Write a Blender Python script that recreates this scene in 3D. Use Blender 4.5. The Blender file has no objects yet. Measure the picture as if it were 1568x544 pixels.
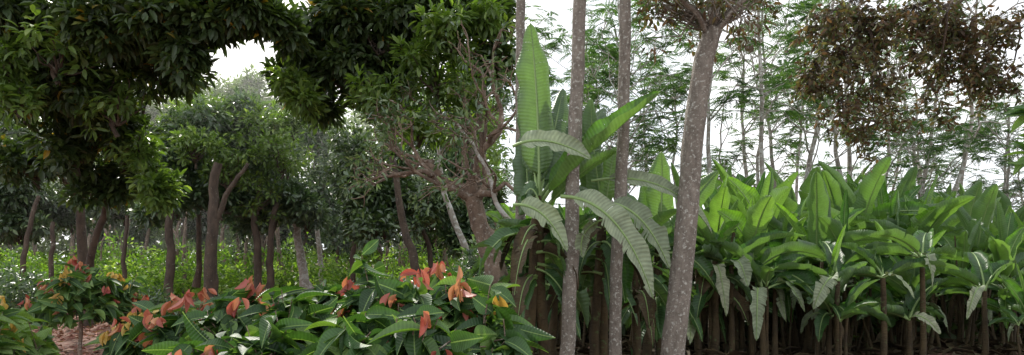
import bpy, math, numpy as np
rng=np.random.default_rng(11)
K=1.5/1568
def P(px,py,d): return np.array([(px-784)*K*d, d, 1.6+(400-py)*K*d])
def nz(v):
    v=np.asarray(v,float); return v/np.maximum(np.linalg.norm(v,axis=-1,keepdims=True),1e-9)
scene=bpy.context.scene
# ---------------------------------------------------------------- materials
def newmat(name):
    m=bpy.data.materials.new(name); m.use_nodes=True; nt=m.node_tree; nt.nodes.clear()
    return m,nt
def N(nt,t,**kw):
    n=nt.nodes.new(t)
    for k,v in kw.items():
        if k in n.inputs: n.inputs[k].default_value=v
        else: setattr(n,k,v)
    return n
def ramp(nt,stops):
    r=nt.nodes.new('ShaderNodeValToRGB'); e=r.color_ramp.elements
    while len(e)<len(stops): e.new(0.5)
    for i,(p,c) in enumerate(stops): e[i].position=p; e[i].color=(*c,1)
    return r
def leafmat(name,stops,rough=0.42,trans=0.3,under=None,veins=0.0,spec=0.5,tcol=(1.5,1.7,0.5)):
    m,nt=newmat(name); L=nt.links
    a=N(nt,'ShaderNodeAttribute',attribute_name='lc'); s=N(nt,'ShaderNodeSeparateXYZ'); L.new(a.outputs['Vector'],s.inputs[0])
    r=ramp(nt,stops); L.new(s.outputs['Z'],r.inputs[0]); col=r.outputs[0]
    if veins:
        tc=N(nt,'ShaderNodeTexCoord'); no=N(nt,'ShaderNodeTexNoise',Scale=9.0,Detail=3.0); L.new(tc.outputs['Object'],no.inputs['Vector'])
        mr=N(nt,'ShaderNodeMapRange'); mr.inputs[1].default_value=.3; mr.inputs[2].default_value=.7; mr.inputs[3].default_value=.72; mr.inputs[4].default_value=1.22
        L.new(no.outputs[0],mr.inputs[0])
        mx=N(nt,'ShaderNodeVectorMath',operation='SCALE'); L.new(col,mx.inputs[0]); L.new(mr.outputs[0],mx.inputs['Scale']); col=mx.outputs[0]
    hgt=None
    if veins:
        ab=N(nt,'ShaderNodeMath',operation='ABSOLUTE'); L.new(s.outputs['X'],ab.inputs[0])
        ml=N(nt,'ShaderNodeMath',operation='MULTIPLY'); ml.inputs[1].default_value=veins; L.new(s.outputs['Y'],ml.inputs[0])
        m3=N(nt,'ShaderNodeMath',operation='MULTIPLY_ADD'); m3.inputs[1].default_value=-3.0; L.new(ab.outputs[0],m3.inputs[0]); L.new(ml.outputs[0],m3.inputs[2])
        sn=N(nt,'ShaderNodeMath',operation='SINE'); L.new(m3.outputs[0],sn.inputs[0])
        m2=N(nt,'ShaderNodeMapRange'); m2.inputs[1].default_value=-1; m2.inputs[2].default_value=1; m2.inputs[3].default_value=.88; m2.inputs[4].default_value=1.08; L.new(sn.outputs[0],m2.inputs[0])
        mx2=N(nt,'ShaderNodeVectorMath',operation='SCALE'); L.new(col,mx2.inputs[0]); L.new(m2.outputs[0],mx2.inputs['Scale']); col=mx2.outputs[0]
        lt=N(nt,'ShaderNodeMath',operation='LESS_THAN'); lt.inputs[1].default_value=.06; L.new(ab.outputs[0],lt.inputs[0])
        mm=N(nt,'ShaderNodeMix',data_type='RGBA'); L.new(lt.outputs[0],mm.inputs[0]); L.new(col,mm.inputs[6]); mm.inputs[7].default_value=(.2,.3,.10,1); col=mm.outputs[2]; hgt=sn.outputs[0]
    if under is not None:
        g=N(nt,'ShaderNodeNewGeometry'); mu=N(nt,'ShaderNodeMix',data_type='RGBA'); f=N(nt,'ShaderNodeMath',operation='MULTIPLY'); f.inputs[1].default_value=.5
        L.new(g.outputs['Backfacing'],f.inputs[0]); L.new(f.outputs[0],mu.inputs[0]); L.new(col,mu.inputs[6]); mu.inputs[7].default_value=(*under,1); col=mu.outputs[2]
    b=N(nt,'ShaderNodeBsdfPrincipled',Roughness=rough); b.inputs['Specular IOR Level'].default_value=spec
    L.new(col,b.inputs['Base Color'])
    if hgt is not None:
        bp=N(nt,'ShaderNodeBump',Strength=.25,Distance=.01); L.new(hgt,bp.inputs['Height']); L.new(bp.outputs[0],b.inputs['Normal'])
    t=N(nt,'ShaderNodeBsdfTranslucent'); tm=N(nt,'ShaderNodeVectorMath',operation='MULTIPLY'); L.new(col,tm.inputs[0]); tm.inputs[1].default_value=tcol; L.new(tm.outputs[0],t.inputs[0])
    mix=N(nt,'ShaderNodeMixShader'); mix.inputs[0].default_value=trans; L.new(b.outputs[0],mix.inputs[1]); L.new(t.outputs[0],mix.inputs[2])
    o=N(nt,'ShaderNodeOutputMaterial'); L.new(mix.outputs[0],o.inputs[0]); return m
def barkmat(name,c1,c2,c3,scale=6.0,lich=.55,soft=.07):
    m,nt=newmat(name); L=nt.links
    tc=N(nt,'ShaderNodeTexCoord')
    mp=N(nt,'ShaderNodeMapping'); mp.inputs['Scale'].default_value=(1,1,.45); L.new(tc.outputs['Object'],mp.inputs[0])
    n1=N(nt,'ShaderNodeTexNoise',Scale=scale,Detail=8.0,Roughness=.7); L.new(mp.outputs[0],n1.inputs['Vector'])
    r1=ramp(nt,[(.3,c1),(.7,c2)]); L.new(n1.outputs[0],r1.inputs[0])
    n2=N(nt,'ShaderNodeTexNoise',Scale=scale*2.2,Detail=5.0,Roughness=.6); L.new(tc.outputs['Object'],n2.inputs['Vector'])
    r2=ramp(nt,[(lich,(0,0,0)),(lich+soft,(1,1,1))]); L.new(n2.outputs[0],r2.inputs[0])
    mx=N(nt,'ShaderNodeMix',data_type='RGBA'); L.new(r2.outputs[0],mx.inputs[0]); L.new(r1.outputs[0],mx.inputs[6]); mx.inputs[7].default_value=(*c3,1)
    b=N(nt,'ShaderNodeBsdfPrincipled',Roughness=.9); L.new(mx.outputs[2],b.inputs['Base Color'])
    mp2=N(nt,'ShaderNodeMapping'); mp2.inputs['Scale'].default_value=(.6,.6,1.8); L.new(tc.outputs['Object'],mp2.inputs[0])
    n3=N(nt,'ShaderNodeTexNoise',Scale=scale*5,Detail=6.0); L.new(mp2.outputs[0],n3.inputs['Vector'])
    bp=N(nt,'ShaderNodeBump',Strength=.8,Distance=.03); L.new(n3.outputs[0],bp.inputs['Height']); L.new(bp.outputs[0],b.inputs['Normal'])
    o=N(nt,'ShaderNodeOutputMaterial'); L.new(b.outputs[0],o.inputs[0]); return m
M_dark=leafmat('leaf_dark_tree',[(0,(.03,.05,.018)),(.6,(.055,.09,.03)),(.94,(.10,.14,.04)),(1,(.35,.22,.03))],rough=.45,trans=.3)
M_fresh_lit=leafmat('leaf_fresh_sunlit',[(0,(.07,.12,.03)),(.7,(.14,.22,.05)),(1,(.26,.34,.09))],rough=.42,trans=.4,tcol=(1.4,1.6,.5))  # fresh green, lightened to paint sunlight onto crown tops
M_mid=leafmat('leaf_mid_tree',[(0,(.045,.08,.04)),(.6,(.09,.15,.07)),(1,(.19,.26,.11))],rough=.34,trans=.3,spec=1.0,tcol=(1.4,1.6,.7))
M_far_haze=leafmat('leaf_far_haze',[(0,(.09,.13,.06)),(.6,(.15,.22,.09)),(1,(.26,.34,.15))],rough=.5,trans=.4)  # distance haze painted into the paler leaf colour
M_deep=leafmat('leaf_deep_tree',[(0,(.025,.045,.018)),(.6,(.055,.095,.035)),(1,(.12,.18,.06))],rough=.45,trans=.25,spec=.8)
M_under=leafmat('leaf_understory',[(0,(.07,.14,.03)),(.6,(.19,.31,.06)),(1,(.36,.46,.14))],rough=.5,trans=.45)
M_cocoa=leafmat('leaf_cocoa',[(0,(.025,.06,.022)),(.6,(.055,.12,.035)),(1,(.16,.26,.07))],rough=.48,trans=.3,veins=90,spec=.35)
M_red=leafmat('leaf_cocoa_young',[(0,(.28,.05,.04)),(.5,(.46,.14,.10)),(1,(.55,.27,.12))],rough=.45,trans=.35,tcol=(1.2,1,.8))
M_yel=leafmat('leaf_cocoa_ochre',[(0,(.36,.22,.05)),(.6,(.55,.38,.08)),(1,(.55,.42,.14))],rough=.5,trans=.3,tcol=(1.2,1,.6))
M_ban=leafmat('leaf_banana',[(0,(.035,.09,.028)),(.5,(.06,.145,.035)),(1,(.15,.28,.045))],rough=.4,trans=.38,under=(.13,.19,.11),veins=190,spec=.5)
M_banold=leafmat('leaf_banana_old',[(0,(.15,.19,.12)),(.5,(.23,.28,.18)),(1,(.30,.33,.22))],rough=.6,trans=.15,veins=190,spec=.3,tcol=(1.1,1.2,.7))
M_rib,_n=newmat('banana_midrib'); 
b=N(_n,'ShaderNodeBsdfPrincipled',Roughness=.45); b.inputs['Base Color'].default_value=(.2,.3,.1,1); o=N(_n,'ShaderNodeOutputMaterial'); _n.links.new(b.outputs[0],o.inputs[0])
M_stem=barkmat('banana_pseudostem',(.025,.018,.010),(.10,.07,.03),(.08,.11,.04),5,.6)
M_feath=leafmat('leaf_feathery',[(0,(.04,.09,.045)),(.6,(.075,.15,.065)),(1,(.14,.22,.09))],rough=.5,trans=.35)
M_brown=leafmat('leaf_bronze',[(0,(.04,.045,.02)),(.35,(.11,.065,.035)),(.6,(.06,.10,.03)),(.85,(.16,.10,.05)),(1,(.16,.19,.07))],rough=.5,trans=.4,tcol=(1.4,1.2,.8))
M_litter=leafmat('leaf_litter',[(0,(.16,.06,.045)),(.6,(.34,.16,.12)),(1,(.46,.32,.24))],rough=.8,trans=0.05,spec=.2)
B_dark=barkmat('bark_dark',(.035,.025,.02),(.12,.085,.06),(.18,.16,.13),5,.62)
B_lich=barkmat('bark_lichen',(.12,.10,.08),(.32,.28,.235),(.48,.47,.42),13,.56,.08)
B_brown=barkmat('bark_brown',(.09,.06,.045),(.32,.23,.17),(.42,.38,.33),7,.56,.12)
B_pale=barkmat('bark_pale',(.22,.19,.16),(.42,.38,.33),(.5,.49,.46),4,.5)
# ---------------------------------------------------------------- mesh builder
class MB:
    def __init__(s): s.V=[];s.A=[];s.T=[];s.M=[];s.n=0
    def add(s,V,T,A,m):
        V=np.asarray(V,float); T=np.asarray(T,int)
        A=np.broadcast_to(np.asarray(A,float),V.shape)
        s.V.append(V);s.A.append(A);s.T.append(T+s.n);s.M.append(np.full(len(T),m));s.n+=len(V)
    def mesh(s,name,mats,smooth=True):
        V=np.concatenate(s.V);A=np.concatenate(s.A);T=np.concatenate(s.T);M=np.concatenate(s.M)
        me=bpy.data.meshes.new(name)
        me.vertices.add(len(V)); me.vertices.foreach_set('co',V.astype(np.float32).ravel())
        me.loops.add(T.size); me.loops.foreach_set('vertex_index',T.astype(np.int32).ravel())
        me.polygons.add(len(T)); me.polygons.foreach_set('loop_start',np.arange(0,T.size,3,dtype=np.int32))
        for m in mats: me.materials.append(m)
        me.polygons.foreach_set('material_index',M.astype(np.int32))
        me.polygons.foreach_set('use_smooth',np.full(len(T),smooth))
        at=me.attributes.new('lc','FLOAT_VECTOR','POINT'); at.data.foreach_set('vector',A.astype(np.float32).ravel())
        me.update(calc_edges=True); return me
    def obj(s,name,mats,smooth=True,parent=None):
        return mkobj(name,s.mesh(name,mats,smooth),parent)
def mkobj(name,me,parent=None,loc=(0,0,0),rot=0,sc=1):
    o=bpy.data.objects.new(name,me); scene.collection.objects.link(o)
    o.location=loc; o.rotation_euler=(0,0,rot) if np.isscalar(rot) else rot; o.scale=(sc,)*3 if np.isscalar(sc) else sc
    if parent: o.parent=parent
    return o
def tmpl(n,fold=.12,droop=.25,pw=.8,pet=0.0):
    V=[];T=[]
    for i in range(n+1):
        s=i/n; t=max(0,(s-pet)/(1-pet)); w=.5*(math.sin(math.pi*t**pw)**.8 if 0<t<1 else 0); w=max(w,.008)
        z=-droop*s*s
        V+= [(-w,s,z+fold*w*2),(0,s,z),(w,s,z+fold*w*2)]
    for i in range(n):
        a=3*i;b=a+3
        T+=[(a,a+1,b+1),(a,b+1,b),(a+1,a+2,b+2),(a+1,b+2,b+1)]
    return np.array(V),np.array(T)
T_small=(np.array([(0,0,0),(-.5,.42,.07),(0,1,-.12),(.5,.42,.07)]),np.array([(0,3,2),(0,2,1)]))
T_med=(np.array([(0,0,0),(-.42,.28,.06),(-.42,.65,.03),(0,1,-.18),(.42,.65,.03),(.42,.28,.06),(0,.5,-.03)]),np.array([(6,0,5),(6,5,4),(6,4,3),(6,3,2),(6,2,1),(6,1,0)]))
T_big=tmpl(7,.14,.42,.75,.06)
T_hang=tmpl(6,.25,.12,.8,.05)
def leaves(mb,pos,dr,nr,L,W,rnd,tm,m):
    dr=nz(dr); side=nz(np.cross(dr,nr)); n=np.cross(side,dr)
    V,T=tm; k=len(pos); L=np.broadcast_to(L,k); W=np.broadcast_to(W,k)
    X=V[:,0][None,:,None]*W[:,None,None]*side[:,None]; Y=V[:,1][None,:,None]*L[:,None,None]*dr[:,None]; Z=V[:,2][None,:,None]*L[:,None,None]*n[:,None]
    VV=(pos[:,None]+X+Y+Z).reshape(-1,3)
    TT=(T[None]+(np.arange(k)*len(V))[:,None,None]).reshape(-1,3)
    A=np.zeros((k,len(V),3)); A[:,:,0]=V[:,0]*2;A[:,:,1]=V[:,1];A[:,:,2]=np.clip(rnd,0,1)[:,None]
    mb.add(VV,TT,A.reshape(-1,3),m)
def tube(mb,pts,rad,m,seg=8,lump=.0):
    pts=np.asarray(pts,float); n=len(pts); t=nz(np.gradient(pts,axis=0)); ref=np.array([.31,.93,.1]) 
    if abs(np.dot(t[0],nz(ref)))>.9: ref=np.array([0,0,1.])
    a=nz(np.cross(t,ref)); b=np.cross(t,a); th=np.linspace(0,2*math.pi,seg,endpoint=False)
    r=np.asarray(rad,float)[:,None]*(1+lump*rng.normal(size=(n,seg)))
    V=pts[:,None]+r[...,None]*(np.cos(th)[None,:,None]*a[:,None]+np.sin(th)[None,:,None]*b[:,None])
    T=[]
    for i in range(n-1):
        for j in range(seg):
            j2=(j+1)%seg; p,q,u,v=i*seg+j,i*seg+j2,(i+1)*seg+j2,(i+1)*seg+j; T+=[(p,q,u),(p,u,v)]
    mb.add(V.reshape(-1,3),T,(0,0,.5),m)
def wander(p,q,n,amp):
    p=np.asarray(p,float);q=np.asarray(q,float); s=np.linspace(0,1,n)[:,None]
    o=np.cumsum(rng.normal(size=(n,3)),axis=0)*amp*np.linalg.norm(q-p)/n; o-=s*o[-1]; o[0]=0
    return p+(q-p)*s+o
def grow(mb,p,d,L,r,lev,tips,m,ang=.6,up=.1,kids=(2,3),sl=.78,seg=7,mids=None):
    d=nz(np.asarray(d,float)); n=5; pts=[np.array(p,float)]; dd=d
    for i in range(n-1):
        dd=nz(dd+rng.normal(size=3)*.16+np.array([0,0,up*.3])); pts.append(pts[-1]+dd*L/(n-1))
    tube(mb,pts,np.linspace(r,r*.66,n),m,seg if lev>0 else 4,.05)
    if mids is not None and lev<=1: mids+=pts[1:]
    if lev==0: tips.append((pts[-1],dd)); return
    for k in range(rng.integers(kids[0],kids[1]+1)):
        nd=nz(dd+rng.normal(size=3)*ang+np.array([0,0,up])); grow(mb,pts[-1],nd,L*sl*rng.uniform(.8,1.15),r*.62,lev-1,tips,m,ang,up,kids,sl,max(4,seg-1),mids)
def ell(c,rad,n,shell=.4):
    u=nz(rng.normal(size=(n,3))); rr=rng.uniform(0,1,n)**shell; return c+u*rr[:,None]*np.asarray(rad),u
def foliage(mb,pts,out,per,L,W,spread,m,tm=T_small,dz=-.15,rb=0,rs=.25):
    n=len(pts); c=np.repeat(pts,per,0); o=np.repeat(out,per,0); k=len(c)
    d=nz(rng.normal(size=(k,3))*.8+o*.5+np.array([0,0,dz])); nr=nz(rng.normal(size=(k,3))*.45+np.array([0,0,.9])+o*.35)
    base=np.repeat(rng.normal(.45+rb,rs*.7,n),per)+rng.normal(0,rs*.7,k)
    leaves(mb,c+d*spread*rng.uniform(.1,1,(k,1)),d,nr,L*rng.uniform(.65,1.25,k),W*rng.uniform(.7,1.2,k),base,tm,m)
def lobes(mb,lst,per,L,W,spread,m,tm=T_small,depth=1.6,sub=8,**kw):
    for (px,py,rx,ry,D,n) in lst:
        c=P(px,py,D); R=np.array([rx*K*D,max(rx,ry)*K*D*.8*depth/1.6+.3,ry*K*D])
        sc,su=ell(c,R*.82,sub,.5)
        for q in sc:
            pts,u=ell(q,R*rng.uniform(.22,.62),max(3,n//sub),.5)
            foliage(mb,pts,u,per,L,W,spread,m,tm,**kw)
        tube(mb,wander(c+np.array([0,0,-R[2]]),c+np.array([0,0,R[2]*.6]),6,.3),np.linspace(.05,.015,6),1,5)
        for q in sc: tube(mb,wander(c+np.array([0,0,-R[2]*.7]),q,6,.4),np.linspace(.035,.01,6),1,4)
# ---------------------------------------------------------------- ground
def ground():
    g=MB(); xs=np.concatenate([np.linspace(-400,-45,8),np.linspace(-40,40,110),np.linspace(45,400,8)]); ys=np.concatenate([np.linspace(-30,0,5),np.linspace(1,60,90),np.linspace(70,700,12)])
    X,Y=np.meshgrid(xs,ys); Z=.05*np.sin(X*1.3+Y*.4)+.05*np.sin(Y*1.1-X*.7)+rng.normal(0,.012,X.shape)-.05
    V=np.stack([X,Y,Z],-1).reshape(-1,3); nx=len(xs); T=[]
    for i in range(len(ys)-1):
        for j in range(nx-1):
            a=i*nx+j; T+=[(a,a+1,a+nx+1),(a,a+nx+1,a+nx)]
    m,nt=newmat('forest_soil'); L=nt.links; tc=N(nt,'ShaderNodeTexCoord'); n1=N(nt,'ShaderNodeTexNoise',Scale=.9,Detail=10.0,Roughness=.7); L.new(tc.outputs['Object'],n1.inputs['Vector'])
    r=ramp(nt,[(.3,(.06,.035,.022)),(.5,(.16,.08,.055)),(.62,(.24,.14,.10)),(.78,(.07,.09,.03))]); L.new(n1.outputs[0],r.inputs[0])
    b=N(nt,'ShaderNodeBsdfPrincipled',Roughness=.95); L.new(r.outputs[0],b.inputs['Base Color'])
    n2=N(nt,'ShaderNodeTexNoise',Scale=14.0,Detail=8.0); L.new(tc.outputs['Object'],n2.inputs['Vector']); bp=N(nt,'ShaderNodeBump',Strength=1.0,Distance=.06); L.new(n2.outputs[0],bp.inputs['Height']); L.new(bp.outputs[0],b.inputs['Normal'])
    o=N(nt,'ShaderNodeOutputMaterial'); L.new(b.outputs[0],o.inputs[0])
    g.add(V,T,(0,0,.5),0); g.obj('ground',[m])
ground()
mb=MB(); n=24000
pos=np.stack([rng.uniform(-20,0,n),rng.uniform(7,26,n),rng.uniform(-.02,.05,n)],-1)
leaves(mb,pos,rng.normal(size=(n,3))*[1,1,.15],rng.normal(size=(n,3))*.35+[0,0,1],rng.uniform(.08,.2,n),rng.uniform(.04,.09,n),rng.uniform(0,1,n),T_small,0)
mb.obj('leaf_litter',[M_litter])
# ---------------------------------------------------------------- LEFT: trees
def trunk(mb,pl,D,w0,w1,m=1,dep=0,lump=.05):
    pts=[P(a,b,D+dep*i) for i,(a,b) in enumerate(pl)]
    q=[]; 
    for i in range(len(pts)-1):
        seg=wander(pts[i],pts[i+1],6,.12); q+=list(seg[:-1])
    q.append(pts[-1]); r=np.linspace(w0,w1,len(q))*K*D/2; r[0]*=1.5; r[1]*=1.15
    tube(mb,q,r,m,10,lump)
mb=MB()
trunk(mb,[(134,500),(125,360),(122,300),(100,200),(70,60)],17,16,6)
trunk(mb,[(134,440),(160,330),(190,260),(220,120)],17,12,4,dep=-.6)
trunk(mb,[(122,300),(60,230),(20,120)],17,8,3,dep=-.5)
lobes(mb,[(60,40,90,60,13,380),(170,35,90,55,13,380),(265,24,55,42,12.5,270),(335,16,56,34,12.5,260),(400,22,40,32,12.5,190),(440,50,22,22,13,50),(40,130,70,60,14,260),(150,120,80,60,14,360),(240,95,50,46,14,250),(120,210,70,60,15,320),(195,190,46,60,15,180),(160,270,70,38,16,180),(60,245,60,45,16,140),(290,85,26,30,12.5,80)],9,.24,.10,.22,0,T_med)
mb.obj('shade_tree',[M_dark,B_dark])
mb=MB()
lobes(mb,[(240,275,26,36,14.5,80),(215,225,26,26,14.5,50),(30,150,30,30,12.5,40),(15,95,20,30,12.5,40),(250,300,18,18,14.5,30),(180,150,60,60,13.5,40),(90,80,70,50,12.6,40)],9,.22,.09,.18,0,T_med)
mb.obj('light_green_lobes',[M_fresh_lit,B_dark])
mb=MB()
trunk(mb,[(742,470),(730,300),(690,150),(620,40)],19,14,6)
trunk(mb,[(690,150),(560,80),(480,40)],19,7,3,dep=-1.8)
lobes(mb,[(520,25,50,42,14,220),(585,40,75,60,14,340),(660,15,70,34,14,240),(740,20,55,36,14,200),(475,85,42,40,14.5,170),(540,110,60,48,14.5,250),(605,110,40,34,15,110),(490,155,34,26,15,100),(440,125,20,24,14.5,60),(765,80,16,40,14,60)],9,.23,.10,.22,0,T_med)
mb.obj('shade_tree',[M_dark,B_dark])
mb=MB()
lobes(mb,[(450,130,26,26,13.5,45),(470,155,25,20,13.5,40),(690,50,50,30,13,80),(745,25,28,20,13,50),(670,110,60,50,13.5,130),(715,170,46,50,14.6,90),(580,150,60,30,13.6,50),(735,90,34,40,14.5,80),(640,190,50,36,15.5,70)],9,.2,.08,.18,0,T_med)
mb.obj('light_green_lobes',[M_fresh_lit,B_dark])  # sunlit parts of these crowns, painted as lighter leaves
# gnarled tree
mb=MB(); tips=[]; mids=[]
trunk(mb,[(776,480),(757,400),(724,300)],13,38,25,lump=.09)
for (tx,ty,dd,w) in [(650,262,-.5,14),(612,235,.6,10),(768,180,-.4,16),(740,130,.8,13),(700,215,.3,10),(774,280,-.6,11)]:
    a=P(724,302,13); q=P(tx,ty,13+dd); path=wander(a,q,9,.5); tube(mb,path,np.linspace(w,w*.55,9)*K*6.6,1,8,.1)
    for j in (4,6,8):
        d0=nz(path[j]-path[j-1])+rng.normal(size=3)*.5; d0[0]-=.3; grow(mb,path[j],d0,.68,w*K*6.6*.5,3,tips,1,.75,.12,(2,3),.75,6,mids)
tp=np.array([t[0] for t in tips]); td=np.array([t[1] for t in tips])
foliage(mb,tp,td,7,.14,.055,.16,0,T_med,rb=.2)
mb.obj('gnarled_tree',[M_mid,B_brown])
mb=MB()
trunk(mb,[(718,400),(700,350),(680,295),(672,250)],18,11,7); trunk(mb,[(780,340),(765,320),(745,255),(700,190)],12.5,9,5)
tips=[]; grow(mb,P(672,250,18),(0,0,1),1.2,.05,3,tips,1,.6,.2)
foliage(mb,np.array([t[0] for t in tips]),np.array([t[1] for t in tips]),8,.15,.06,.16,0,T_med)
mb.obj('slender_tree',[M_mid,B_pale])
def orchard(name,trk,lob,m,bark,L=.24,W=.11,per=9,tm=T_med,**kw):
    mb=MB()
    for t in trk: trunk(mb,*t)
    lobes(mb,lob,per,L,W,.24,0,tm,**kw); return mb.obj(name,[m,bark])
orchard('mango_tree',[([(260,470),(261,400),(258,345),(265,260)],22,15,9)],[(275,245,50,56,23.5,330),(270,305,48,30,23,220),(310,200,60,40,24,260),(235,325,28,20,23.5,80)],M_mid,B_dark)
orchard('mango_tree',[([(320,475),(322,400),(326,345),(335,250)],21.5,22,13),([(326,345),(345,300),(380,250)],21.5,10,5)],[(350,240,60,60,24.5,380),(340,300,52,38,23.5,260),(370,185,55,38,25,240)],M_mid,B_dark)
orchard('mango_tree',[([(397,460),(395,390),(385,320)],24,13,9),([(413,458),(414,390),(425,310)],24,12,8)],[(440,250,65,65,27,420),(420,315,60,38,25,320),(400,190,60,40,28,260),(470,330,42,34,25,190),(385,335,35,22,25,110)],M_mid,B_dark)
orchard('mango_tree',[([(472,445),(460,385),(450,330)],26,15,10),([(496,450),(490,390),(480,320)],28,8,6)],[(480,200,50,60,30,260),(490,290,50,60,30,300),(510,350,34,22,30,90)],M_mid,B_pale)
orchard('mango_tree',[([(640,450),(630,380),(615,330),(600,240)],20,15,9),([(665,440),(655,370),(640,300)],24,9,6),([(545,450),(540,390),(550,330)],25,9,6)],[(560,250,60,60,23,400),(550,320,55,40,22.5,270),(620,290,60,50,23,310),(590,345,60,26,22,170),(660,320,45,32,24,160)],M_deep,B_dark)
orchard('mango_tree',[([(725,460),(722,380),(715,300)],26,10,7)],[(720,340,40,50,25,300),(690,230,76,80,27,440),(620,180,60,50,27,280),(720,150,40,60,27,220)],M_mid,B_dark)
orchard('mango_tree',[([(35,460),(40,380),(60,300)],22,9,6),([(75,460),(78,390),(82,340)],22,8,6),([(190,465),(188,400),(195,330)],23,8,5)],[(40,300,70,50,23,340),(30,350,60,24,23,160),(110,320,60,36,25,240),(190,310,55,36,25,230),(20,210,70,60,24,320)],M_deep,B_dark)
orchard('sunlit_mango_tree',[([(300,440),(305,300),(310,220)],25.5,8,6)],[(265,190,45,28,23.5,90),(330,175,60,30,24,120),(400,195,60,36,24,140),(300,225,60,34,22.6,90),(430,240,55,36,23.8,100),(350,260,56,34,23,80),(450,185,36,30,24.5,80),(395,300,50,30,24,40)],M_fresh_lit,B_dark,L=.2,W=.09)  # sunny mango tops, their light put into the leaf colour
orchard('tall_forest_tree',[([(300,440),(305,300),(310,220)],44,10,8)],[(230,175,60,46,42,320),(285,170,50,38,42,300),(345,160,50,38,42,300),(400,150,45,36,43,280),(310,230,70,50,41,400),(450,190,60,50,43,340),(370,138,34,18,43,110)],M_far_haze,B_dark,L=.32,W=.15,tm=T_small)
mb=MB(); lst=[]
for q in range(-60,776,58): lst.append((q+rng.normal()*8,325+rng.normal()*14,58,58,37+rng.normal()*2,300)); trunk(mb,[(q,440),(q+rng.normal()*5,390),(q+rng.normal()*8,330)],36,rng.uniform(6,12),4)
lst=[(a,b,min(c,774-a) if a>700 else c,d,e,f) for a,b,c,d,e,f in lst if a<755]
lobes(mb,lst,8,.34,.16,.3,0,T_small); mb.obj('forest_edge_trees',[M_deep,B_brown])
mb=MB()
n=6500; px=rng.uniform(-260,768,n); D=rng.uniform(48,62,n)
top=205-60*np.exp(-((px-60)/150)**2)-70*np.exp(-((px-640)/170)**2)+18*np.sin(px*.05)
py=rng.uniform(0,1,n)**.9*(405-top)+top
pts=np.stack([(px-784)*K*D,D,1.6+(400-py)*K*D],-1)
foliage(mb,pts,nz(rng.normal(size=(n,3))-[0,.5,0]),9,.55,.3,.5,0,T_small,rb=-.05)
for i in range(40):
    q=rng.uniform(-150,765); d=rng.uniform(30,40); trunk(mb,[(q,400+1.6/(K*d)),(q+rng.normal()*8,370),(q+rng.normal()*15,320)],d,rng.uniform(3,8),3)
mb.obj('distant_trees',[M_far_haze,B_brown])
mb=MB()
for i in range(170):
    d=rng.uniform(27,42); a=rng.uniform(-60,770); h=rng.uniform(.8,2.6); c=np.array([(a-784)*K*d,d,h*.45]); pts,u=ell(c,(rng.uniform(.8,1.9),.9,h*.62),46,.45)
    foliage(mb,pts,nz(u+[0,0,.4]),9,.2,.1,.25,0,T_small,rb=rng.normal()*.25)
mb.obj('understory_shrubs',[M_under,B_dark])
mb=MB()
for (a,b,d,rx,h,nn) in [(30,430,17,50,1.3,190),(225,420,19,40,.8,110),(600,425,16,70,1.1,220),(700,440,13,50,1.3,200),(740,400,17,40,2.0,220),(330,460,17,60,.5,120),(470,450,17,60,.6,120),(540,440,15,60,.9,160)]:
    c=P(a,b,d); c[2]=h*.5; pts,u=ell(c,(rx*K*d,1.2,h*.62),nn,.45); foliage(mb,pts,u,10,.17,.07,.16,0,T_med)
mb.obj('undergrowth_bush',[M_mid,B_dark])
# ---------------------------------------------------------------- cocoa bushes
def cocoa(px,D,top,rx,n,red=.12,yel=0.0,Lf=.30,fresh=0,low=.9):
    mb=MB(); c=P(px,top,D); x0,y0,zt=c; R=rx*K*D; hb=max(.4,zt-low)
    base=np.array([x0,y0,0]); 
    fork=base+[rng.normal()*.05,rng.normal()*.05,zt-hb*.95]; tube(mb,wander(base,fork,6,.15),np.linspace(.035,.022,6),1,7,.05)
    u=nz(rng.normal(size=(n,3))); u[:,2]=np.abs(u[:,2])*1.1-.15; rr=rng.uniform(.35,1,n)**.6
    tips=np.array([x0,y0,zt-hb*.85])+u*rr[:,None]*[R,max(R,.35),hb*.8]
    tips[:,2]+=rng.normal(size=n)*.07
    for i,t in enumerate(tips):
        mid=(fork+t)/2+[0,0,-.03]+rng.normal(size=3)*.04; tube(mb,[fork,mid,t],[.009,.006,.004],1,4)
        k=rng.integers(5,9); a=rng.uniform(0,6.28)+np.arange(k)*2.4; e=rng.uniform(-1.1,.5,k)
        d=np.stack([np.cos(a)*np.cos(e),np.sin(a)*np.cos(e),np.sin(e)],-1)+u[i]*.25
        p=t-nz(np.append(u[i][:2]*.6,.8))*rng.uniform(0,.2,(k,1))
        nr=np.array([0,0,1.])+rng.normal(size=(k,3))*.7
        leaves(mb,p,d,nr,Lf*rng.uniform(.45,1.15,k),Lf*.4*rng.uniform(.7,1.15,k),rng.normal(.45+fresh,.3,k),T_big,0)
        rv=rng.uniform()
        if rv<red+yel:
            k=rng.integers(3,7); d=rng.normal(size=(k,3))*[.4,.4,.3]+[0,0,-.75]; nr=rng.normal(size=(k,3))*[1,1,.3]
            leaves(mb,t+[0,0,.08]+rng.normal(size=(k,3))*.025+u[i]*.04,d,nr,Lf*rng.uniform(.3,.66,k),Lf*.17*rng.uniform(.8,1.2,k),rng.uniform(0,1,k),T_hang,2 if rv<red else 3)
    return mb.obj('cocoa_bush',[M_cocoa,B_brown,M_red,M_yel])
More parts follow.
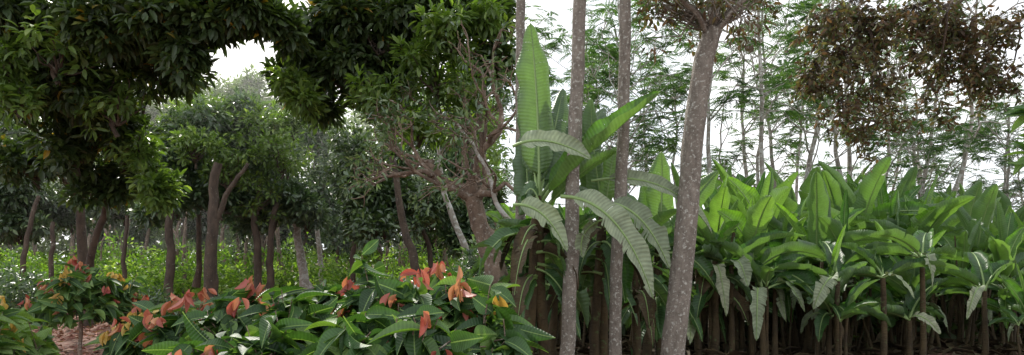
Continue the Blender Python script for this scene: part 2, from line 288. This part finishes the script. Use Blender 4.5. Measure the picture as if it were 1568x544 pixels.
for a in [(215,6.8,470,42,26,.14,.4),(285,6.2,460,60,36,.4),(345,5.6,455,55,32,.16),(400,6.6,434,55,36,.15),(450,5.4,430,60,36,.11),(510,6.2,418,60,36,.15),(575,6.0,390,60,44,.12),(620,5.0,408,60,36,.16),(675,6.2,406,60,40,.13),(705,5.2,420,60,38,.2),(755,4.8,450,36,22,.05,.06),(550,4.4,462,60,28,.08),(400,4.6,482,60,26,.1),(650,4.3,468,60,26,.08),(300,4.9,500,50,22,.22),(740,6.6,425,36,24,.08)]:
    cocoa(*a)
cocoa(125,10,402,72,85,.24,.14,.28,.2,.85); cocoa(190,10.5,415,22,24,.3,.4,.28,.15,.9); cocoa(22,7.0,456,40,28,.02,.08,.25,.55,.6); cocoa(-20,6.5,455,40,24,.03,.1,.26,.4,.4)
mb=MB(); c=P(750,458,5.2)
for q in range(8):
    p=c+rng.normal(size=3)*[.05,.05,.03]; leaves(mb,p[None],np.array([[rng.normal()*.25,rng.normal()*.2,-1]]),np.array([[1,rng.normal()*.9,.1]]),rng.uniform(.2,.38),rng.uniform(.06,.09),np.array([rng.uniform()]),T_hang,0)
tube(mb,[c,P(752,500,5.3),[P(755,0,5.4)[0],5.4,0.]],[.004,.007,.012],1,5)
mb.obj('cocoa_sapling',[M_yel,B_brown])
# ---------------------------------------------------------------- RIGHT: banana
def blade(mb,p0,p1,p2,W,side,roll=0,tear=.25,rnd=.5,m=0,n=30,fold=.35,pet=.1,ribm=2):
    p0,p1,p2=[np.asarray(q,float) for q in (p0,p1,p2)]
    f=lambda s:(1-s)**2*p0+2*s*(1-s)*p1+s*s*p2
    g=lambda s:nz(2*(1-s)*(p1-p0)+2*s*(p2-p1)+1e-6)
    Ltot=np.linalg.norm(p1-p0)*.5+np.linalg.norm(p2-p0)*.25+np.linalg.norm(p2-p1)*.5
    side=np.asarray(side,float); ph=rng.uniform(0,6)
    def frame(s):
        t=g(s); sd=nz(side-np.dot(side,t)*t); up=np.cross(sd,t); c,q=math.cos(roll),math.sin(roll); return t,sd*c+up*q,up*c-sd*q
    def wid(s):
        t=(s-pet)/(1-pet)
        return 0 if t<=0 else W*min(1,(t/.12)**.6)*min(1,((1-t)/.35+1e-4)**.6)*(.93+.07*math.sin(t*19+ph))
    for sg in (-1,1):
        i=0; V=[];T=[];A=[]
        ss=np.linspace(pet,1,n+1)
        while i<n:
            k=int(rng.integers(1,4)) if rng.uniform()<tear else int(rng.integers(5,12)); j=min(n,i+k)
            da=rng.normal()*tear*.9; gap=tear*.25*rng.uniform(.1,1)/n*Ltot*2; lf=rng.uniform(1-tear*.45,1)
            b0=len(V)
            for r in range(i,j+1):
                s=ss[r]; t,sd,up=frame(s); c=f(s); w=wid(s)*lf
                sh=(gap if r==i else 0)-(gap if r==j else 0)
                for u,aa in ((0,0),(.45,fold),(.8,fold*.2),(1.0,-.35*fold)):
                    an=aa-max(0,u-.3)*(.55+da)+.07*math.sin(s*31+sg*2+ph)*u
                    V.append(c+sg*sd*math.cos(an)*u*w+up*math.sin(an)*u*w+t*(u*u*w*.22+sh*u)); A.append((sg*u,s*Ltot,rnd))
            for r in range(j-i):
                for q in range(3):
                    a=b0+r*4+q; bq=a+4
                    T+= [(a,a+1,bq+1),(a,bq+1,bq)] if sg<0 else [(a,bq+1,a+1),(a,bq,bq+1)]
            i=j
        mb.add(V,T,A,m)
    S=np.linspace(0,1,12); pts=[f(s)-frame(s)[2]*.006 for s in S]; tube(mb,pts,np.linspace(.026,.004,12)*min(1,W/.28+.2),ribm,5)
def dirv(az,el): return np.array([math.cos(az)*math.cos(el),math.sin(az)*math.cos(el),math.sin(el)])
BM=[M_ban,M_banold,M_rib,M_stem]
def banana_mesh(i,hs):
    mb=MB()
    lean=np.array([rng.normal()*.08,rng.normal()*.08,0]); top=np.array([0,0,hs])+lean
    tube(mb,wander([0,0,-.1],top,8,.04),np.linspace(.075,.042,8),3,10,.06)
    for q in range(3):
        o=np.array([rng.normal()*.3,rng.normal()*.3,0]); t2=o*1.3+[0,0,hs*rng.uniform(.5,1.0)]; tube(mb,wander(o-[0,0,.1],t2,6,.06),np.linspace(.05,.025,6),3,7,.08)
        for k in range(3):
            az=rng.uniform(0,6.28); el=rng.uniform(.2,1.4); L=rng.uniform(.7,1.2); b1=t2+dirv(az,el)*L*.5; b2=b1+dirv(az,el-1.0)*L*.5
            blade(mb,t2,b1,b2,rng.uniform(.1,.18),[-math.sin(az),math.cos(az),0],rng.normal()*.4,.3,rng.uniform(0,.5),0,16)
    n=rng.integers(7,11); a0=rng.uniform(0,6.28)
    for k in range(n):
        f=k/(n-1); az=a0+k*2.4+rng.normal()*.4; el=1.42-.95*f+rng.normal()*.18; L=rng.uniform(1.15,1.9)*(1-.1*f); bend=.3+1.1*f+rng.uniform(-.2,.5)
        p0=top-[0,0,.35*f]; d1=dirv(az,el); d2=dirv(az+rng.normal()*.25,el-bend); p1=p0+d1*L*.5; p2=p1+d2*L*.5
        blade(mb,p0,p1,p2,rng.uniform(.17,.27)*(.6 if k==0 else 1),[-math.sin(az),math.cos(az),0],rng.normal()*.5,rng.choice([.08,.2,.45]) if f>.2 else .05,np.clip(.7-.6*f+rng.normal()*.25,0,1),0,26,fold=.7 if k==0 else rng.uniform(.1,.5))
    for k in range(rng.integers(1,4)):
        az=rng.uniform(0,6.28); p0=top-[0,0,.25]; p1=p0+dirv(az,.4)*rng.uniform(.4,.8); p2=p1+dirv(az,-1.35)*rng.uniform(.6,1.1)
        blade(mb,p0,p1,p2,rng.uniform(.14,.2),[-math.sin(az),math.cos(az),0],rng.normal()*.4,.5,rng.uniform(),1 if rng.uniform()<.6 else 0,22,fold=-.3)
    for k in range(rng.integers(3,6)):
        az=rng.uniform(0,6.28); p0=top-[0,0,.35]; p1=p0+dirv(az,.1)*.25; p2=p1+[0,0,-rng.uniform(.6,1.0)]
        blade(mb,p0,p1,p2,.07,[-math.sin(az),math.cos(az),0],rng.normal()*.4,.7,0,3,12,fold=-.6,ribm=3)
    return mb.mesh('banana_plant_mesh',BM)
BV=[banana_mesh(i,rng.uniform(1.25,1.85)) for i in range(12)]
def zmax(me): 
    a=np.empty(len(me.vertices)*3,np.float32); me.vertices.foreach_get('co',a); return a[2::3].max()
BZ=[zmax(m) for m in BV]
ci=0
for row,(D,step,x0,x1) in enumerate([(10.9,130,1120,1640),(12.0,66,1070,1600),(13.4,58,800,1620),(15,54,790,1640),(17,50,790,1660),(19.5,44,790,1680),(22,42,790,1700)]):
    px=x0+rng.uniform(0,20)
    while px<x1:
        d=D+rng.normal()*.5; topy=262+34*max(0,(px-1330)/240)+rng.normal()*13+(90 if row==0 else 36 if row==1 else 8 if row==2 else 0)
        if px>1500: topy+=18
        if px<1060: topy=300+rng.normal()*15
        zt=1.6+(400-topy)*K*d; k=ci%12; ci+=1
        mkobj('banana_plant',BV[k],None,((px-784)*K*d,d,0),(rng.normal()*.05,rng.normal()*.05,rng.uniform(0,6.28)),zt/BZ[k]*rng.uniform(.94,1.03)); px+=step*rng.uniform(.6,1.4)
def hero(mb,a,b,c,D,W,side=(0,1,0),roll=0,tear=.15,rnd=.5,m=0,fold=.35,dd=(0,0,0),n=34):
    blade(mb,P(*a,D+dd[0]),P(*b,D+dd[1]),P(*c,D+dd[2]),W,side,roll,tear,rnd,m,n,fold)
XS=(1,0.15,0); 
def skirt(mb,top,n,zr=.9):
    for k in range(n):
        az=rng.uniform(0,6.28); p0=top-[0,0,rng.uniform(0,zr)]; p1=p0+dirv(az,rng.uniform(-.2,.5))*rng.uniform(.3,.6); p2=p1+dirv(az,-1.3)*rng.uniform(.5,.9)
        blade(mb,p0,p1,p2,rng.uniform(.08,.19),[-math.sin(az),math.cos(az),0],rng.normal()*.4,.5,rng.uniform(0,.4),0 if rng.uniform()<.7 else 3,18,fold=-.2)
mb=MB()
for q in (805,838): tube(mb,wander(P(q,600,8.4)*[1,1,0],P(822,300,8.2),8,.03),np.linspace(.08,.05,8),3,12,.06)
skirt(mb,P(822,330,8.2),20)
hero(mb,(826,300),(825,150),(812,35),8.2,.25,XS,0,.08,.75,dd=(0,.2,.3),fold=.25)
hero(mb,(822,290),(810,190),(801,110),8.2,.17,XS,.2,.1,.45,dd=(0,.5,.8))
hero(mb,(826,300),(850,200),(862,135),8.2,.18,XS,.3,.1,.3,dd=(0,.6,1))
hero(mb,(822,300),(845,190),(835,165),8.2,.16,XS,-.3,.1,.45,dd=(0,.4,.6))
hero(mb,(830,310),(880,230),(1012,140),8.2,.24,(0,1,.7),.15,.08,.62,dd=(0,-.3,-.4),fold=.5)
hero(mb,(785,225),(835,200),(905,244),7.4,.16,(0,1,1.4),0,.2,.6,m=1,fold=-.2)
hero(mb,(835,320),(880,262),(945,232),8.4,.17,(0,1,-.6),0,.2,.4)
hero(mb,(785,315),(835,308),(868,386),7.2,.15,(.5,.6,.9),.1,.3,.55,m=1,fold=-.25)
hero(mb,(825,310),(810,260),(795,330),8,.2,(0,1,.5),.4,.3,.3)
hero(mb,(825,320),(860,330),(870,440),8,.17,(1,.3,0),.4,.3,.2)
hero(mb,(820,330),(800,350),(805,470),8.4,.2,(1,.3,0),-.2,.3,.15)
hero(mb,(828,300),(900,200),(925,165),8.6,.18,XS,.3,.1,.35,dd=(0,.6,1))
hero(mb,(826,305),(870,240),(885,165),8.8,.22,XS,.1,.1,.2,dd=(0,.4,.8))
hero(mb,(815,320),(800,260),(812,190),8.8,.22,XS,.1,.1,.15,dd=(0,.2,.3))
mb.obj('banana_plant',BM)
mb=MB()
for q in (905,925): tube(mb,wander(P(q,600,9.2)*[1,1,0],P(922,330,9),8,.03),np.linspace(.075,.045,8),3,12,.05)
skirt(mb,P(922,350,9),20)
hero(mb,(915,320),(900,268),(860,302),8.6,.12,(0,1,.6),0,.2,.5)
hero(mb,(905,278),(1030,255),(1090,358),8.4,.15,(.2,1,1.3),.1,.25,.55,m=1,fold=-.3)
hero(mb,(858,302),(950,300),(1000,458),7.5,.21,(.7,.5,.55),.1,.28,.6,m=1,fold=-.25,n=44)
hero(mb,(925,312),(985,310),(1025,412),8.1,.2,(.6,.5,.6),.1,.4,.25,m=1,fold=-.25,n=40)
hero(mb,(925,330),(935,260),(942,225),9,.13,XS,.2,.05,.95)
hero(mb,(925,330),(905,230),(905,150),9.2,.18,XS,-.2,.1,.4)
hero(mb,(925,335),(880,350),(892,395),7.7,.1,(1,.3,0),.2,.6,.6,m=1)
hero(mb,(925,330),(960,380),(950,470),9,.18,(1,.3,0),.3,.3,.2)
hero(mb,(925,330),(890,240),(880,190),9.6,.18,XS,-.4,.1,.3)
mb.obj('banana_plant',BM)
mb=MB()
for q in (990,1010): tube(mb,wander(P(q,600,10.6)*[1,1,0],P(1008,380,10.5),8,.03),np.linspace(.08,.05,8),3,12,.05)
skirt(mb,P(1005,400,10.5),14)
hero(mb,(1008,390),(1015,300),(1013,232),10.5,.24,XS,0,.06,.85)
hero(mb,(1008,390),(1060,300),(1100,262),10.8,.2,XS,.4,.1,.7)
hero(mb,(1008,390),(970,320),(940,290),10.6,.2,XS,.3,.1,.35)
hero(mb,(1008,392),(1060,370),(1100,450),10.2,.2,(.4,.6,.7),0,.4,.3)
hero(mb,(1008,392),(985,370),(965,450),10.4,.2,(.6,.6,.5),0,.4,.2)
hero(mb,(1008,392),(1040,330),(1075,300),11,.22,XS,.3,.1,.5)
hero(mb,(1010,392),(1000,330),(985,280),10.9,.2,XS,.1,.1,.45)
mb.obj('banana_plant',BM)
for q,d in [(1095,10.6),(845,9.6),(975,9.8),(1070,11.5)]:
    mb=MB(); t=P(q,400,d); tube(mb,wander(t*[1,1,0],t,7,.04),np.linspace(.07,.045,7),3,10,.05); skirt(mb,t,9,.7)
    for k in range(8):
        az=rng.uniform(0,6.28); el=rng.uniform(.5,1.3); L=rng.uniform(.8,1.4); b1=t+dirv(az,el)*L*.5; blade(mb,t,b1,b1+dirv(az,el-.9)*L*.5,.17,[-math.sin(az),math.cos(az),0],rng.normal()*.4,.2,rng.uniform(0,.6),0,22)
    mb.obj('banana_plant',BM)
for (px,py,tx,ty,w) in [(1098,405,1112,485,.12),(1128,400,1145,440,.15),(1160,440,1158,522,.16),(1195,430,1232,478,.12),(1275,425,1245,474,.15),(1420,390,1427,440,.11),(1062,470,1056,528,.12),(1360,420,1400,458,.1),(1400,485,1440,512,.1),(1500,440,1480,490,.11)]:
    D=9.7+rng.uniform(0,.6); mb=MB(); st=P(px+(8 if tx>px else -8)*-1,py+6,D+.45)
    tube(mb,wander(st*[1,1,0],st,6,.03),np.linspace(.05,.035,6),3,9,.05)
    hero(mb,(px-(tx-px)*.2,py+4),(px+(tx-px)*.3,py-12),(tx,ty),D,w,(.95,.3,.2),rng.normal()*.25,.35,rng.uniform(.2,1),m=1,fold=-.3,dd=(.2,0,-.1))
    a0=rng.uniform(0,6)
    for k in range(8):
        az=a0+k*2.4; el=rng.uniform(.3,1.3); L=rng.uniform(.8,1.4); q=st+dirv(az,el)*L*.5
        if math.sin(az)<-.3: continue
        blade(mb,st,q,q+dirv(az,el-1)*L*.5,.17,[-math.sin(az),math.cos(az),0],rng.normal()*.3,.2,rng.uniform(.1,.6),0,20)
    mb.obj('banana_plant',BM)
mb=MB(); n=3000; px=rng.uniform(785,1720,n); D=rng.uniform(13,27,n)
pts=np.stack([(px-784)*K*D,D,rng.uniform(0,1,n)**1.2*np.clip((D-11)*.22,.4,2.6)],-1); foliage(mb,pts,nz(rng.normal(size=(n,3))),7,.35,.12,.3,0,rb=-.2)
mb.obj('undergrowth_thicket',[M_dark])
mb=MB(); n=460
for i in range(n):
    d=rng.uniform(11.5,23); a=rng.uniform(790,1680); b=np.array([(a-784)*K*d,d,-.1]); tube(mb,wander(b,b+[rng.normal()*.2,rng.normal()*.2,rng.uniform(1.2,2.3)],5,.05),np.linspace(.05,.03,5)*rng.uniform(.4,1.1),0,6,.08)
mb.obj('banana_stem_thicket',[M_stem])
# dry banana trash covering the soil under the grove
mb=MB(); n=5000; pos=np.stack([rng.uniform(0,16,n),rng.uniform(9.5,20,n),rng.uniform(0,.12,n)],-1)
leaves(mb,pos,rng.normal(size=(n,3))*[1,1,.25],rng.normal(size=(n,3))*.4+[0,0,1],rng.uniform(.2,.7,n),rng.uniform(.04,.12,n),rng.uniform(0,.5,n),T_med,0); mb.obj('leaf_litter',[M_stem])
# foreground smooth trunks
def shaft(pl,D,w0,w1):
    mb=MB(); pts=[np.array([P(pl[0][0],0,D)[0]-.03,D,-.05])]+[P(a,b,D) for a,b in pl]
    q=[]
    for i in range(len(pts)-1): q+=list(wander(pts[i],pts[i+1],9,.035)[:-1])
    q.append(pts[-1]); tube(mb,q,np.linspace(w0*1.08,w1,len(q))*K*D/2,1,16,.03)
    return mb
for pl,D,w0,w1 in [([(868,545),(876,300),(889,-20),(893,-160)],8.0,22,19),([(942,545),(950,300),(957,-20),(960,-160)],8.3,19,16),([(797,300),(797,100),(798,-20),(800,-160)],9.8,15,13)]:
    mb=shaft(pl,D,w0,w1); t=P(pl[-1][0],pl[-1][1],D); tips=[]
    for k in range(4): grow(mb,t,(rng.normal()*.6,rng.normal()*.6,.8),1.2,.05,3,tips,1,.6,.1)
    foliage(mb,np.array([a[0] for a in tips]),np.array([a[1] for a in tips]),10,.14,.05,.2,0,T_med)
    mb.obj('shade_tree',[M_brown,B_lich])
mb=shaft([(1030,545),(1045,400),(1060,220),(1078,90),(1092,45)],8.3,35,28)
f=P(1092,45,8.3); tips=[]
for (a,b,w,dd) in [(1150,-15,10,-.3),(1085,-30,12,.2),(1040,-5,9,-.4),(1110,-60,12,.5)]:
    pth=wander(f-[0,0,.05],P(a,b,8.3+dd),6,.12); tube(mb,pth,np.linspace(w,w*.7,6)*K*4.1,1,9,.03)
    grow(mb,pth[-1],nz(pth[-1]-pth[-2]),.7,w*K*2.5,3,tips,1,.7,.1)
    grow(mb,pth[3],rng.normal(size=3)+[0,0,.4],.35,.012,2,tips,1,.8,-.2)
lt=np.array([a[0] for a in tips]); foliage(mb,lt,np.array([a[1] for a in tips]),6,.10,.04,.14,0,T_med,dz=-.5)
for (a,b,rx,ry,nn) in [(1075,10,50,16,36),(1030,4,40,14,24),(1140,-2,40,16,26),(1000,0,30,14,12)]:
    c=P(a,b,8.3); p,u=ell(c,(rx*K*8.3,.5,ry*K*8.3),nn,.5); foliage(mb,p,u,6,.10,.04,.12,0,T_med,dz=-.5)
    for q in p[:25]: tube(mb,wander(f,q,5,.2),np.linspace(.012,.003,5),1,4)
mb.obj('shade_tree',[M_brown,B_lich])
# hanging bronze foliage at upper right
mb=MB(); D=8.8; hub=P(1660,-90,D+1.0)
tube(mb,wander([hub[0]+.3,hub[1],-.05],hub,12,.05),np.linspace(.19,.12,12),1,12,.03)
att=[]
for a,b in [(1600,-20),(1450,20),(1290,-5),(1240,-20),(1520,60),(1400,60),(1330,30),(1560,30)]:
    pth=wander(hub,P(a,b,D+rng.normal()*.3),9,.2); tube(mb,pth,np.linspace(.05,.012,9),1,6); att+=list(pth[4:])
att=np.array(att)
cl=[(1262,30,30,36,44),(1250,105,22,48,34),(1290,90,34,56,52),(1285,165,22,34,18),(1340,50,45,54,58),(1345,140,35,38,34),(1310,190,24,30,14),(1400,20,55,30,64),(1400,90,28,30,16),(1460,45,50,44,78),(1470,100,45,34,52),(1520,45,34,46,54),(1525,110,30,28,36),(1420,140,16,26,10),(1440,165,14,22,7),(1370,175,16,22,9),(1310,10,50,18,38),(1545,130,14,16,9),(1330,220,14,18,3)]
for a,b,rx,ry,nn in cl:
    c=P(a,b,D); starts,_=ell(c,(rx*K*D,.6,ry*K*D*.8),nn,.6)
    j=att[np.argmin(np.linalg.norm(att-c,axis=1))]; tube(mb,wander(j,c,6,.3),np.linspace(.014,.006,6),1,5)
    for s0 in starts:
        e=s0+np.array([rng.normal()*.10,rng.normal()*.10,-rng.uniform(.08,.34)]); tw=wander(s0,e,5,.25)
        tube(mb,wander(c+[0,0,.1],s0,4,.25),np.linspace(.005,.003,4),1,3); tube(mb,tw,np.linspace(.003,.0015,5),1,3)
        k=rng.integers(8,16); ii=rng.integers(0,5,k); dr=rng.normal(size=(k,3))*[.7,.7,.35]+[0,0,-.55]
        leaves(mb,tw[ii]+rng.normal(size=(k,3))*.02,dr,rng.normal(size=(k,3)),rng.uniform(.06,.12,k),rng.uniform(.028,.048,k),np.clip(rng.normal(.5,.28,k),0,1),T_med,0)
mb.obj('bronze_leaved_tree',[M_brown,B_dark])
mb=MB(); c=P(1590,190,6); 
tube(mb,wander([c[0]+.25,6,0],c+[.2,0,.5],9,.05),np.linspace(.04,.015,9),1,7)
for (a,b) in [(1580,175),(1578,238),(1605,200)]:
    q=P(a,b,6); tube(mb,[c+[.15,0,.2],q],[.008,.004],1,4); k=5
    leaves(mb,np.repeat(q[None],k,0),rng.normal(size=(k,3))*[.3,.4,.4]+[-.7,0,.1],rng.normal(size=(k,3))*.5+[0,-.6,.6],.2,.08,rng.uniform(.3,.9,k),T_big,0)
mb.obj('edge_shrub',[M_cocoa,B_brown])
# feathery tall trees behind
def feather_mesh(i):
    mb=MB(); H=rng.uniform(8,10); tips=[]; mids=[]
    q=wander([0,0,-.1],[rng.normal()*.5,rng.normal()*.5,H],16,.10); tube(mb,q,np.linspace(.10,.03,16),1,7,.04)
    for k in range(rng.integers(8,12)):
        j=int(rng.integers(6,15)); az=rng.uniform(0,6.28); grow(mb,q[j],dirv(az,rng.uniform(.35,1.1)),rng.uniform(.7,1.3),.03,2,tips,1,.5,.12,(2,3),.8,5,mids)
    pts=np.array([t[0] for t in tips if rng.uniform()<.8]+[m for m in mids if rng.uniform()<.08])
    k=4; c=np.repeat(pts,k,0); nfr=len(c); az=rng.uniform(0,6.28,nfr)
    fd=np.stack([np.cos(az),np.sin(az),rng.uniform(-.45,.3,nfr)],-1); fd=nz(fd); sd=nz(np.cross(fd,[0,0,1.])); FL=rng.uniform(.35,.62,nfr); rd=rng.uniform(.1,.9,nfr)
    for s in np.linspace(.15,1,9):
        for sg in (-1,1):
            pos=c+fd*(FL*s)[:,None]+np.array([0,0,-1.])*(.14*s*s*FL)[:,None]
            leaves(mb,pos,sd*sg+fd*.45+[0,0,-.15],np.array([0,0,1.])+rng.normal(size=(nfr,3))*.25,FL*.27*(1.1-.6*abs(s-.5)),.042,rd+rng.normal(size=nfr)*.1,T_small,0)
    return mb.mesh('feathery_tree_mesh',[M_feath,B_pale])
FV=[feather_mesh(i) for i in range(7)]
k=0
for D,x0,x1,st in [(23,900,1640,72),(28,800,1700,68),(34,790,1720,62)]:
    px=x0+rng.uniform(0,30)
    while px<x1:
        d=D+rng.normal()*1.2; hs=1.0
        if px>1430: hs=.66 if px>1490 else .8
        s=(.85+.012*D)*rng.uniform(.8,1.12)*hs
        mkobj('feathery_tree',FV[k%7],None,((px-784)*K*d,d,0),(rng.normal()*.03,rng.normal()*.03,rng.uniform(0,6.28)),(s*.95,s*.95,s)); k+=1; px+=st*rng.uniform(.5,1.5)
# scattering volume added to suggest sun glare and haze at the canopy opening
bpy.ops.mesh.primitive_cube_add(size=1,location=(-17,38,13)); hz=bpy.context.object; hz.name='glare_haze'; hz.scale=(26,36,22)
m,nt=newmat('glare_haze'); v=N(nt,'ShaderNodeVolumeScatter',Density=.0032,Anisotropy=.75); v.inputs[0].default_value=(1,1,1,1); o=N(nt,'ShaderNodeOutputMaterial'); nt.links.new(v.outputs[0],o.inputs['Volume']); hz.data.materials.append(m)
# ---------------------------------------------------------------- world, sun, camera
EL=math.radians(38); AZ=math.radians(-23)
w=bpy.data.worlds.new('World'); scene.world=w; w.use_nodes=True; nt=w.node_tree; nt.nodes.clear(); L=nt.links
sky=N(nt,'ShaderNodeTexSky',sky_type='NISHITA'); sky.sun_disc=False; sky.sun_elevation=EL; sky.sun_rotation=AZ; sky.dust_density=4; 
b1=N(nt,'ShaderNodeBackground',Strength=.15); L.new(sky.outputs[0],b1.inputs[0])
tc=N(nt,'ShaderNodeTexCoord'); no=N(nt,'ShaderNodeTexNoise',Scale=2.2,Detail=6.0); L.new(tc.outputs['Generated'],no.inputs['Vector'])
r=ramp(nt,[(.35,(.80,.86,.95)),(.6,(1.0,1.0,1.0))]); L.new(no.outputs[0],r.inputs[0])
b2=N(nt,'ShaderNodeBackground',Strength=1.65); L.new(r.outputs[0],b2.inputs[0])
mx=N(nt,'ShaderNodeMixShader'); mx.inputs[0].default_value=.85; L.new(b1.outputs[0],mx.inputs[1]); L.new(b2.outputs[0],mx.inputs[2])
o=N(nt,'ShaderNodeOutputWorld'); L.new(mx.outputs[0],o.inputs[0])
sl=bpy.data.lights.new('sun','SUN'); sl.energy=5.0; sl.angle=math.radians(2); sl.color=(1,.95,.86); so=bpy.data.objects.new('sun',sl); scene.collection.objects.link(so)
from mathutils import Vector
sd=Vector((math.sin(AZ)*math.cos(EL),math.cos(AZ)*math.cos(EL),math.sin(EL))); so.rotation_euler=sd.to_track_quat('Z','Y').to_euler()
cam=bpy.data.cameras.new('camera'); cam.sensor_width=36; cam.lens=24; cam.shift_y=128/1568; cam.clip_end=2000; cam.clip_start=.05
co=bpy.data.objects.new('camera',cam); scene.collection.objects.link(co); co.location=(0,0,1.6); co.rotation_euler=(math.pi/2,0,0); scene.camera=co
scene.view_settings.view_transform='Standard'; scene.view_settings.look='None'; scene.view_settings.exposure=0
